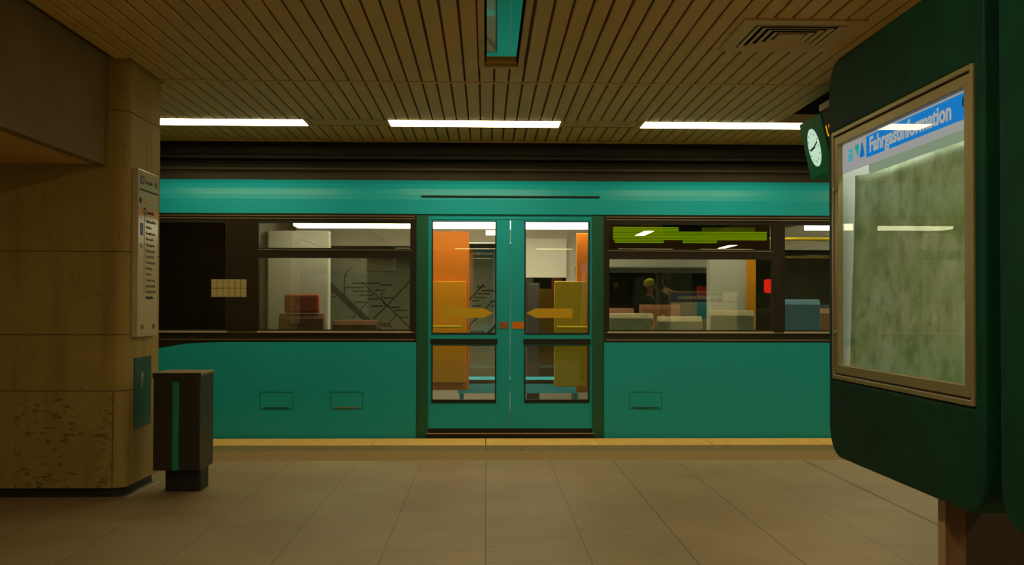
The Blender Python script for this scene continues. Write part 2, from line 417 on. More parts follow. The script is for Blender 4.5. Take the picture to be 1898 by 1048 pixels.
# display recess
b = MB()
b.box(rec[0], rec[1], rec[2], 7.92, HC+0.22, HC+0.25); b.box(rec[0]-0.01, rec[0], rec[2], 7.92, HC+0.02, HC+0.25)
b.box(rec[1], rec[1]+0.01, rec[2], 7.92, HC+0.02, HC+0.25); b.box(rec[0], rec[1], 7.92, 7.94, HC+0.0, HC+0.25); b.box(rec[0], rec[1], rec[2]-0.01, rec[2], HC+0.02, HC+0.25)
struct(b.build('ceiling_recess', M['plinth']))
b = MB(); b.box(rec[0], rec[1], 7.945, 8.265, HC+0.004, HC+0.016)
struct(b.build('ceiling_panel', M['void']))
struct(MB().box(rec[0]-0.035, rec[0]-0.002, rec[2], 8.27, HC-0.006, HC+0.02).build('ceiling_trim', M['ceil_trim']))

# left pillar and wall with rounded corner, in courses
PX, PF, PB = -2.27, 6.34, 6.97
def pillar_outline(inset=0.0, x0=X0):
    r = 0.075
    pts = [(x0, PF+inset)]
    for i in range(9):
        t = math.radians(-90 + 90*i/8); pts.append((PX-inset-r + r*math.cos(t), PF+inset+r + r*math.sin(t)))
    pts += [(PX-inset, PB-inset), (x0, PB-inset)]
    return pts
b = MB()
b.prism(pillar_outline(0.012), 'z', 0.06, HC+0.03)
for z0, z1 in ((0.674,1.022),(1.027,1.548),(1.553,2.443),(2.448,HC+0.02)): b.prism(pillar_outline(), 'z', z0, z1)
lo = pillar_outline(); lo_r = [(-2.343, PF)] + lo[1:-1] + [(-2.343, PB)]
b.prism(lo_r, 'z', 0.062, 0.668)
b.prism([(X0,PF-0.006),(-2.350,PF-0.006),(-2.350,PB),(X0,PB)], 'z', 0.062, 0.668)
struct(b.build('wall_left', M['stone']))
struct(MB().prism(pillar_outline(0.03), 'z', 0.0, 0.062).build('baseboard_left', M['skirt']))
struct(MB().prism([(-2.262,6.33),(-2.235,6.33),(-2.225,6.93),(-2.252,6.93)], 'z', 0.0, 0.006).build('floor_threshold', M['threshold']))
# dropped bulkhead along the left
b = MB(); b.box(-2.46, -2.391, -8.0, PF-0.012, 2.09, HC+0.02)
struct(b.build('ceiling_bulkhead', M['plaster'], bevel=0.006))
slats = MB(); HC_ = HC; HC = 2.10
for i in range(0, 50): slat(-2.51-0.1*i, -8.0, PF-0.012)
struct(slats.build('ceiling_soffit', M['slat']))
struct(MB().box(X0, -2.47, -8.0, PF-0.012, 2.135, 2.155).build('ceiling_soffit_void', M['void']))
HC = HC_

# shell: side walls, far sides of both tracks
struct(MB().box(X0-0.2, X0, -13, 13.4, -1.1, 4.4).build('wall_end', M['tunnel']))
struct(MB().box(X1, X1+0.2, -13, 13.4, -1.1, 4.4).build('wall_right', M['tunnel']))
struct(MB().box(X0, X1, 13.1, 13.4, -1.1, 4.4).build('wall_track', M['tunnel']))
struct(MB().box(X0, X1, -13.2, -13.0, -1.1, 4.4).build('wall_back', M['tunnel']))
struct(MB().box(X0, X1, 9.12, 13.1, -1.2, -1.1).build('floor_trackbed', M['tunnel']))
struct(MB().box(X0, X1, -13.0, YB, -1.2, -1.1).build('floor_trackbed_back', M['tunnel']))
struct(MB().box(X0, X1, 9.376, 13.1, 4.4, 4.5).build('ceiling_tunnel', M['tunnel']))
struct(MB().box(X0, X1, -13.0, YB, 4.4, 4.5).build('ceiling_tunnel_back', M['tunnel']))

# ================================================================ CEILING LAMPS
def lamp(xc, yc, m, label, y_sgn=1):
    t = thing('strip_lamp', (xc, yc, HC), label, 'lamp', 'fluorescent strip lamps in the ceiling trough')
    MB().box(xc-0.72, xc+0.72, yc-0.135, yc+0.135, HC-0.006, HC+0.012).build('diffuser', m, t, bevel=0.004)
    for xa in (xc-0.76, xc+0.722):
        MB().box(xa, xa+0.038, yc-0.14, yc+0.14, HC-0.004, HC+0.02).build('end_cap', M['ceil_trim'], t)
    b = MB(); b.prism([(yc-0.15,HC-0.002),(yc-0.137,HC-0.002),(yc-0.137,HC+0.02),(yc+0.137,HC+0.02),(yc+0.137,HC-0.002),(yc+0.15,HC-0.002),(yc+0.15,HC+0.03),(yc-0.15,HC+0.03)], 'x', xc-0.76, xc+0.76)
    b.build('trough', M['ceil_trim'], t)
names = {-1: 'lit strip lamp in the ceiling, partly hidden by the stone pillar', 0: 'lit strip lamp in the ceiling above the train doors, the middle one',
         1: 'lit strip lamp in the ceiling right of the middle, next to the clock'}
for k in range(-1, 4):
    lamp(-0.10 + 2.15*k, 8.435, M['lamp'], names.get(k, 'lit strip lamp of the row above the platform edge'))
for k in range(-1, 4):
    lamp(-0.10 + 2.15*k, -7.835, M['lamp_back'], 'lit strip lamp of the row above the other platform edge')
b = MB()
for k in range(-3, 3):
    x = -0.10 + 2.15*k
    b.box(x+0.765, x+1.385, 8.30, 8.57, HC+0.002, HC+0.02)
struct(b.build('ceiling_blank', M['ceil_trim']))

for gx, gy in grid:
    t = thing('added_luminaire', (gx, gy, HC), 'lit recessed ceiling luminaire added out of view to light the platform', 'lamp', 'added recessed luminaires over the platform')
    MB().box(gx-0.10, gx+0.10, gy-0.69, gy+0.69, HC-0.004, HC+0.01).build('diffuser', M['lamp_grid'], t)
    MB().ring([(gx-0.145,gy-0.75),(gx+0.145,gy-0.75),(gx+0.145,gy+0.75),(gx-0.145,gy+0.75)], [(gx-0.1,gy-0.69),(gx+0.1,gy-0.69),(gx+0.1,gy+0.69),(gx-0.1,gy+0.69)], 'z', HC-0.008, HC+0.02).build('frame', M['ceil_trim'], t)

# ---------------------------------------------------------------- recessed dark luminaire (top centre)
t = thing('recessed_luminaire', (0.09, 5.6, HC), 'unlit recessed ceiling luminaire with a polished reflector at the top of the picture', 'lamp')
x0, x1, y0, y1 = lum
b = MB(); out = [(x0,y0),(x1,y0),(x1,y1),(x0,y1)]; inn = [(x0+0.036,y0+0.04),(x1-0.036,y0+0.04),(x1-0.036,y1-0.05),(x0+0.036,y1-0.05)]
b.ring(out, inn, 'z', HC-0.010, HC+0.02); b.build('frame', M['ceil_trim'], t, bevel=0.004)
b = MB(); b.ring([(x0+0.03,y0+0.03),(x1-0.03,y0+0.03),(x1-0.03,y1-0.04),(x0+0.03,y1-0.04)], [(x0+0.037,y0+0.05),(x1-0.037,y0+0.05),(x1-0.037,y1-0.052),(x0+0.037,y1-0.052)], 'z', HC+0.02, HC+0.09)
b.box(x0+0.03, x1-0.03, y0+0.03, y1-0.04, HC+0.085, HC+0.10); b.build('housing', M['black'], t)
MB().box(x0+0.05, x1-0.05, y0+0.06, y1-0.085, HC+0.026, HC+0.031).build('reflector', M['mirror'], t)
MB().box(x0+0.045, x1-0.045, y1-0.085, y1-0.06, HC+0.012, HC+0.05).build('lip', M['ceil_trim'], t)
b = MB(); b.tube((x0+0.10, y0+0.12, HC+0.05), (x0+0.10, y1-0.12, HC+0.05), 0.005); b.build('tube', M['white'], t)

# ---------------------------------------------------------------- ceiling vent
t = thing('ceiling_vent', (1.73, 5.63, HC), 'square cream ceiling air vent with nested louvre rings', 'vent')
x0, x1, y0, y1 = ven
sq = lambda d: [(x0+d,y0+d),(x1-d,y0+d),(x1-d,y1-d),(x0+d,y1-d)]
b = MB(); b.ring(sq(0.028), sq(0.034), 'z', HC+0.01, HC+0.10); b.build('duct', M['black'], t)
b = MB(); b.ring(sq(-0.012), sq(0.075), 'z', HC-0.012, HC+0.01); b.build('frame', M['vent'], t, bevel=0.004)
def tilted(b, d0, d1, z0, z1, th):
    P = [sq(d0), sq(d1)]
    A = [b.bm.verts.new((u, v, z0)) for u, v in P[0]]; B_ = [b.bm.verts.new((u, v, z1)) for u, v in P[1]]
    A2 = [b.bm.verts.new((u, v, z0+th)) for u, v in P[0]]; B2 = [b.bm.verts.new((u, v, z1+th)) for u, v in P[1]]
    for Q, R in ((A,B_),(B_,B2),(B2,A2),(A2,A)):
        for i in range(4): b.bm.faces.new((Q[i], Q[(i+1)%4], R[(i+1)%4], R[i]))
for d in (0.082, 0.125, 0.168, 0.211):
    b = MB(); tilted(b, d, d+0.027, HC-0.014, HC-0.0085, 0.003); b.build('louvre_ring', M['vent'], t)
MB().box(x0+0.25, x1-0.25, y0+0.25, y1-0.25, HC-0.014, HC-0.006).build('centre_plate', M['vent'], t)
b = MB(); b.box(x0+0.02, x1-0.02, y0+0.02, y1-0.02, HC+0.10, HC+0.106); b.build('duct_back', M['black'], t)

# ================================================================ TRAIN
TY = 9.2
T = thing('underground_train', (0.22, 10.5, -1.1), 'teal underground train with black window band standing along the platform', 'train')
XL, XR = -7.0, 7.4
band_t, band_b = 2.067, 0.881
# lower side panels
b = MB(); b.prism([(XL,-0.25),(-0.645,-0.25),(-0.645,band_b),(-2.42,band_b),(-2.75,0.865),(-3.2,0.79),(XL,0.55)], 'y', TY, TY+0.04)
b.build('side_panel', M['teal'], T)
b = MB(); b.box(1.095, XR, TY, TY+0.04, -0.25, band_b); b.build('side_panel', M['teal'], T)
b = MB(); b.box(-0.645, 1.095, TY+0.02, TY+0.06, -0.25, -0.02); b.build('sill_panel', M['teal_dark'], T)
prof = [(TY,band_t),(TY,2.20),(TY+0.006,2.245),(TY+0.022,2.30),(TY+0.05,2.35),(TY+0.085,2.387),(TY+0.085,2.34),(TY+0.05,2.28),(TY+0.04,2.20),(TY+0.04,band_t)]
b = MB(); b.prism(prof, 'x', XL, XR); b.build('cant_rail_panel', M['teal'], T)
rp = [(TY+0.10,2.385),(TY+0.14,2.45),(TY+0.28,2.56),(TY+0.6,2.68),(TY+1.32,2.74),(TY+2.04,2.68),(TY+2.36,2.56),(TY+2.52,2.43),(TY+2.52,2.36),(TY+0.10,2.36)]
b = MB(); b.prism(rp, 'x', XL, XR); b.build('roof', M['roof'], T)
b = MB(); b.tube((XL,TY+0.17,2.50),(XR,TY+0.17,2.50),0.018); b.tube((XL,TY+0.36,2.64),(XR,TY+0.36,2.64),0.02); b.build('roof_pipe', M['roof'], T)
b = MB(); b.box(-6.2, 6.6, TY+0.45, TY+1.9, 2.66, 2.86); b.build('roof_unit', M['roof'], T, bevel=0.03)
# small hatches on the lower panels
for xa in (-2.07, -1.43, 1.33):
    b = MB()
    o = [(xa,0.265),(xa+0.30,0.265),(xa+0.30,0.425),(xa,0.425)]; i_ = [(xa+0.004,0.269),(xa+0.296,0.269),(xa+0.296,0.421),(xa+0.004,0.421)]
    b.ring(o, i_, 'y', TY-0.002, TY+0.002); h = b.build('hatch', M['teal_dark'], T)
    MB().box(xa+0.03, xa+0.27, TY-0.006, TY, 0.275, 0.284).build('hatch_handle', M['alu'] if xa == -1.43 else M['teal_dark'], h)
# black window band with openings
side_holes_l = [(-3.9,-2.38,0.985,1.99), (-2.10,-0.69,0.985,1.668), (-2.10,-0.69,1.737,1.99)]
b = MB(); b.holes(XL, -0.645, band_b-0.05, band_t, side_holes_l, TY+0.004, TY+0.05); b.prism([(XL,0.53),(-2.42,0.84),(-2.42,0.9),(XL,0.9)],'y',TY+0.03,TY+0.05)
b.build('window_band', M['band'], T)
side_holes_r = [(1.13,2.675,0.985,1.668), (1.13,2.675,1.737,1.99), (2.77,4.3,0.985,1.99), (4.4,5.9,0.985,1.99)]
b = MB(); b.holes(1.095, XR, band_b, band_t, side_holes_r, TY+0.004, TY+0.05); b.build('window_band', M['band'], T)
def window(h, g, name='window'):
    x0, x1, z0, z1 = h
    b = MB(); b.ring([(x0,z0),(x1,z0),(x1,z1),(x0,z1)], [(x0+0.012,z0+0.012),(x1-0.012,z0+0.012),(x1-0.012,z1-0.012),(x0+0.012,z1-0.012)], 'y', TY+0.0, TY+0.045)
    f = b.build(name, M['rubber'], T)
    MB().box(x0+0.012, x1-0.012, TY+0.022, TY+0.028, z0+0.012, z1-0.012).build('window_pane', g, f)
for i, h in enumerate(side_holes_l): window(h, M['glass_cab'] if i == 0 else M['glass_side'])
for h in side_holes_r: window(h, M['glass_side'])
b = MB()
for xa, xb in ((XL,-0.66),(1.11,XR)):
    for z in (0.972, 0.905, 2.02, 2.045): b.box(xa, xb, TY-0.003, TY+0.006, z-0.0035, z+0.0035)
b.build('trim_strip', M['alu'], T)
for xa, xb in ((-2.10,-0.69),(1.13,2.675)):
    MB().box(xa, xb, TY-0.002, TY+0.006, 1.728, 1.734).build('vent_window_bar', M['alu'], T)
for xa, xb in ((-3.9,-2.38),(-2.10,-0.69),(1.13,2.675),(2.77,4.3)):
    MB().box(xa, xb, TY-0.010, TY+0.006, 0.968, 0.984).build('window_sill_strip', M['alu_pale'], T)
# beige louvre behind the band by the cab
b = MB()
for r in range(2):
    for c in range(6): b.box(-2.52+c*0.054, -2.52+c*0.054+0.049, TY-0.002, TY+0.01, 1.295+r*0.083, 1.295+r*0.083+0.078)
b.build('vent_grille', M['grille'], T)
# door opening
for xa, xb in ((-0.645,-0.535),(0.985,1.095)):
    MB().box(xa, xb, TY+0.012, TY+0.09, -0.02, band_t+0.02).build('door_post', M['teal_dark'], T)
MB().box(-0.60, 1.05, TY-0.012, TY+0.02, 2.226, 2.238).build('rain_gutter', M['rubber'], T)
MB().box(-0.545, 0.995, TY+0.02, TY+0.10, 2.02, band_t+0.02).build('door_header', M['teal'], T)
d_ = MB().box(-0.55, 1.0, TY-0.01, TY+0.14, 0.0, 0.034).build('door_step', M['rubber'], T)
MB().box(-0.55, 1.0, TY-0.014, TY-0.008, 0.038, 0.046).build('step_edge', M['alu'], d_)
MB().box(-0.55, 1.0, TY+0.02, TY+0.10, 0.034, 0.083).build('step_riser', M['rubber'], d_)
def leaf(x0, x1, g0, g1, sgn):
    y0, y1 = TY+0.025, TY+0.065
    up = (g0, g1, 0.955, 2.005); lw = (g0, g1, 0.335, 0.855)
    b = MB(); b.holes(x0, x1, 0.085, 2.04, [up, lw], y0, y1); L = b.build('door_leaf', M['teal'], T)
    for h, nm in ((up,'upper'),(lw,'lower')):
        a, c, z0, z1 = h
        o = [(a,z0),(c,z0),(c,z1),(a,z1)]; i_ = [(a+0.012,z0+0.014),(c-0.012,z0+0.014),(c-0.012,z1-0.006),(a+0.012,z1-0.006)]
        MB().ring(o, i_, 'y', y0-0.004, y1).build('window_seal', M['rubber'], L)
        MB().box(a+0.01, c-0.01, y0+0.014, y0+0.02, z0+0.01, z1-0.005).build('window_glass', M['glass_door'], L)
    MB().box(g0-0.01, g1+0.01, y0-0.006, y0, 0.862, 0.912).build('cross_bar', M['rubber'], L)
    MB().box(g0, g1, y0-0.003, y0+0.002, 0.318, 0.338).build('lower_seal', M['rubber'], L)
    if sgn > 0: arrow = [(-0.40,1.108),(-0.02,1.108),(0.065,1.152),(-0.02,1.196),(-0.40,1.196)]
    else: arrow = [(0.372,1.152),(0.46,1.108),(0.80,1.108),(0.80,1.196),(0.46,1.196)]
    MB().prism(arrow, 'y', y0+0.008, y0+0.0135).build('arrow_sticker', M['yellow'], L)
    if sgn > 0: MB().box(0.12, 0.205, y0-0.004, y0, 1.008, 1.072).build('door_label', M['brown'], L)
    else: MB().box(0.24, 0.352, y0-0.004, y0, 1.008, 1.072).build('door_label', M['orange'], L)
leaf(-0.535, 0.221, -0.505, 0.095, 1)
leaf(0.227, 0.985, 0.355, 0.960, -1)
# saloon: floor, ceiling, far side, ends
FY = TY+2.60
MB().box(XL, XR, TY+0.10, FY, -0.25, 0.0).build('saloon_floor', M['int_floor'], T)
MB().box(-2.3, XR, TY+0.06, FY, 2.20, 2.24).build('saloon_ceiling', M['int_ceiling'], T)
b = MB(); b.prism([(TY+0.06,2.03),(TY+0.10,2.03),(TY+0.55,2.14),(TY+0.55,2.20),(TY+0.06,2.20)], 'x', -2.3, XR); b.build('ceiling_cove', M['int_dark'], T)
far_holes = [(-2.02,-0.72,0.93,1.93), (-0.45,0.20,0.38,1.98), (0.26,0.95,0.38,1.98), (1.25,2.7,0.93,1.62), (2.85,4.3,0.93,1.90), (4.45,5.9,0.93,1.90)]
b = MB(); b.holes(-2.3, XR, -0.25, 2.36, far_holes, FY, FY+0.05); fw = b.build('far_side', M['int_wall'], T)
for h in far_holes: MB().box(h[0], h[1], FY+0.02, FY+0.025, h[2], h[3]).build('far_pane', M['glass_door'], fw)
b = MB(); b.box(-2.35, -2.24, TY+0.06, FY+0.05, 0.0, 2.36); b.build('cab_bulkhead', M['int_dark'], T)
MB().prism([(XL-0.04,TY+0.05),(XL,TY+0.05),(XL,FY),(-2.35,FY),(-2.35,FY+0.05),(XL-0.04,FY+0.05)], 'z', -0.25, 2.36).build('end_wall', M['int_dark'], T)
MB().box(XR, XR+0.04, TY+0.05, FY+0.05, -0.25, 2.36).build('end_wall', M['int_dark'], T)
b = MB(); b.box(-3.3, -2.6, TY+0.55, TY+0.62, 0.95, 1.35); b.box(-3.7,-2.5,TY+0.3,TY+0.9,0.0,0.95); b.build('driver_desk', M['int_dark'], T)
for xa, xb in ((-2.02,-0.66),(-0.62,1.16),(3.45,4.9),(5.1,6.5)):
    MB().box(xa, xb, 10.46, 10.72, 2.05, 2.115).build('saloon_lamp', M['lamp_train'], T, bevel=0.01)
for xa, xb in ((-2.02,-0.66),(-0.62,1.16),(1.3,3.2),(3.45,4.9),(5.1,6.5)):
    MB().box(xa, xb, 9.62, 9.82, 2.125, 2.135).build('saloon_lamp', M['lamp_train'], T)  # hidden second row, added to brighten the saloon panels facing the platform
MB().box(1.3, 3.3, 10.46, 10.72, 2.08, 2.12).build('lamp_blank', M['int_ceiling'], T)
b = MB(); b.box(1.05, 2.74, FY-0.26, FY, 1.67, 1.80); b.build('white_cove', M['white'], T, bevel=0.02)
# cabinets and screens inside
MB().box(-2.22, -1.60, TY+0.95, TY+1.10, 0.0, 1.98).build('equipment_cabinet', M['white'], T, bevel=0.015)
s_ = MB().box(2.30, 2.76, TY+0.98, TY+1.15, 0.0, 1.80).build('equipment_cabinet', M['white'], T, bevel=0.015)
MB().box(2.68, 2.765, TY+0.94, TY+0.985, 0.0, 1.80).build('mustard_edge', M['amber'], s_)
p_ = MB().box(-0.585, -0.175, TY+0.95, TY+1.0, 0.36, 1.98).build('orange_screen', M['orange'], T, bevel=0.01)
MB().box(-0.55, -0.20, TY+0.905, TY+0.945, 0.44, 1.47).build('amber_board', M['amber'], p_, bevel=0.008)
p_ = MB().box(0.90, 1.05, TY+0.70, TY+0.75, 0.36, 1.95).build('orange_screen', M['orange'], T, bevel=0.01)
MB().box(0.675, 0.99, TY+0.64, TY+0.68, 0.42, 1.465).build('yellow_board', M['yellow'], p_, bevel=0.008)
MB().tube((-0.60,TY+0.80,1.01),(-0.25,TY+0.80,1.01),0.012).build('handrail', M['yellow_rail'], T)
MB().tube((0.70,TY+0.58,1.01),(1.02,TY+0.58,1.01),0.012).build('handrail', M['yellow_rail'], T)
b = MB(); b.tube((2.8,TY+0.8,1.905),(5.6,TY+0.8,1.905),0.017); b.tube((3.7,TY+0.8,0.0),(3.7,TY+0.8,2.2),0.017); b.build('grab_rail', M['yellow_rail'], T)
b = MB(); b.box(-0.45, 1.0, FY-0.06, FY-0.02, 0.86, 0.90); b.build('blue_rail', M['cyan'], T)
b = MB(); b.box(-0.30, 1.0, TY+1.3, TY+1.34, 0.30, 0.44); b.box(-0.30,1.0,TY+1.3,TY+1.8,0.40,0.44); b.box(-0.28,-0.24,TY+1.35,TY+1.75,0,0.40); b.box(0.94,0.98,TY+1.35,TY+1.75,0,0.40); b.build('bench', M['cyan'], T)
b = MB(); b.box(0.46, 0.60, TY+1.9, TY+2.1, 0.0, 1.48); b.build('dark_column', M['int_dark'], T, bevel=0.02)
MB().box(0.30, 0.95, FY-0.05, FY-0.015, 1.56, 2.02).build('pale_panel', M['white'], T)
MB().box(2.86, 3.02, TY+0.96, TY+1.0, 1.36, 1.50).build('red_lamp', M['led_red'], T, bevel=0.02)
def seat(x, y, m, rot=0, w=0.44, hgt=1.18):
    b = MB()
    b.prism([(-0.03,0.42),(0.0,hgt-0.05),(0.03,hgt),(0.07,hgt),(0.09,hgt-0.05),(0.06,0.40)], 'x', -w/2, w/2)
    b.box(-w/2, w/2, 0.02, 0.46, 0.36, 0.41); b.box(-0.06, 0.06, 0.08, 0.34, 0.0, 0.36)
    ca, sa = math.cos(rot), math.sin(rot)
    for v in b.bm.verts:
        px, py = v.co.x, v.co.y; v.co.x = x + ca*px - sa*py; v.co.y = y + sa*px + ca*py
    s = b.build('passenger_seat', m, T, bevel=0.012)
    b = MB(); b.box(-w/2+0.02, w/2-0.02, 0.08, 0.45, 0.41, 0.47)
    for v in b.bm.verts:
        px, py = v.co.x, v.co.y; v.co.x = x + ca*px - sa*py; v.co.y = y + sa*px + ca*py
    b.build('cushion', M['blue_seat'], s, bevel=0.015)
R90 = math.pi/2
for x, y, m, r, h in ((-1.80,TY+0.55,'brown',0,1.14),(-1.28,TY+0.55,'brown',0,1.08),(-1.25,TY+1.9,'tan',0,0.9),
        (1.42,TY+0.50,'tan',0,1.15),(1.90,TY+0.50,'tan',0,1.12),(1.38,TY+1.5,'brown',0,1.2),(1.88,TY+1.5,'brown',0,1.24),
        (2.40,TY+0.45,'tan',0,1.18),(3.10,TY+0.60,'blue_seat',0,1.29),(3.62,TY+1.2,'brown',0,1.2),(4.1,TY+1.2,'brown',0,1.2),(4.6,TY+0.6,'blue_seat',0,1.25)):
    seat(x, y, M[m], r, hgt=h)
MB().box(-1.97, -1.63, TY+0.56, TY+0.64, 1.145, 1.33).build('headrest', M['red'], T, bevel=0.02)
# destination display behind the right window, lime LED rows
D = MB().box(1.13, 2.66, TY+0.07, TY+0.17, 1.74, 2.03).build('destination_display', M['dsp'], T)
b = MB(); b2 = MB()
for r in range(11):
    z = 1.812 + r*0.0138
    segs = []
    if r < 2: segs = [(1.20,1.66),(1.84,2.16)]
    elif r < 8: segs = [(1.185,2.63)]
    else: segs = [(1.185,1.80)]
    for xa, xb in segs: b.box(xa, xb, TY+0.064, TY+0.07, z, z+0.0085)
    if r >= 8: b2.box(2.02, 2.52, TY+0.064, TY+0.07, z, z+0.0075)
b.build('led_rows', M['led_green'], D); b2.build('led_rows_dim', M['led_dim'], D)

# ---------------------------------------------------------------- network map on the track wall, seen through the windows
t = thing('network_map', (-0.8, 13.05, 0.25), 'large pale network map poster on the tunnel wall, seen through the train windows', 'map')
MY = 13.035
MB().box(-2.25, 0.62, MY, MY+0.04, 0.25, 2.35).build('map_sheet', M['map'], t)
def mline(pts, wd, m, name):
    b = MB()
    for (xa, za), (xb, zb) in zip(pts[:-1], pts[1:]):
        d = Vector((xb-xa, zb-za)); n = Vector((-d.y, d.x)).normalized()*wd/2; e = d.normalized()*wd*0.3
        b.prism([(xa-e.x+n.x, za-e.y+n.y),(xb+e.x+n.x, zb+e.y+n.y),(xb+e.x-n.x, zb+e.y-n.y),(xa-e.x-n.x, za-e.y-n.y)], 'y', MY-0.004, MY)
    return b.build(name, m, t)
P = lambda x, y: ((x-901)/1845*13.06, 1.2+(563-y)/1845*13.06)
mline([P(612,522),P(640,550),P(700,605),P(760,662)], 0.055, M['map_brown'], 'map_line')
mline([P(616,519),P(645,547),P(704,601),P(764,656)], 0.022, M['map_green'], 'map_line')
mline([P(652,490),P(645,497),P(640,508),P(640,540),P(648,551),P(706,605)], 0.020, M['map_brown'], 'map_line')
mline([P(670,515),P(712,552),P(745,585),P(800,640)], 0.012, M['map_ink'], 'map_line')
mline([P(764,510),P(736,540),P(718,560),P(695,582),P(692,595),P(704,606)], 0.016, M['map_red'], 'map_line')
mline([P(736,575),P(722,592),P(729,602),P(745,625)], 0.010, M['map_red'], 'map_line')
mline([P(709,535),P(709,550),P(716,560)], 0.012, M['map_ink'], 'map_line')
mline([P(684,552),P(662,573),P(655,585),P(655,605)], 0.014, M['map_blue'], 'map_line')
mline([P(678,489),P(684,496),P(735,497)], 0.012, M['map_ink'], 'map_line')
mline([P(896,520),P(874,544),P(862,556),P(862,580),P(870,600),P(852,640)], 0.020, M['map_red'], 'map_line')
mline([P(918,551),P(910,553),P(897,568),P(870,596),P(830,640)], 0.014, M['map_ink'], 'map_line')
mline([P(920,594),P(905,610),P(885,630)], 0.040, M['map_ink'], 'map_line')
b = MB(); rr = random.Random(3)
for x, y, n in ((655,518,46),(642,526,34),(655,533,30),(667,540,24),(682,547,18),(660,553,22),(688,560,20),(706,521,18),(697,531,16),(712,545,16),(722,562,18),(733,568,20),(742,581,14),(703,593,20),(706,597,14),(614,535,10),(616,543,8),
                (884,524,14),(894,531,24),(884,537,22),(879,544,18),(875,550,14),(875,559,14),(910,550,14),(910,559,12),(872,607,22)):
    (xa, z) = P(x, y); xe = xa
    while xe < xa + n*0.0071:
        wd = rr.uniform(0.012, 0.03); b.box(xe, xe+wd, MY-0.003, MY, z-0.011, z+0.009); xe += wd+0.007
lab = b.build('map_station_names', M['map_ink'], t)

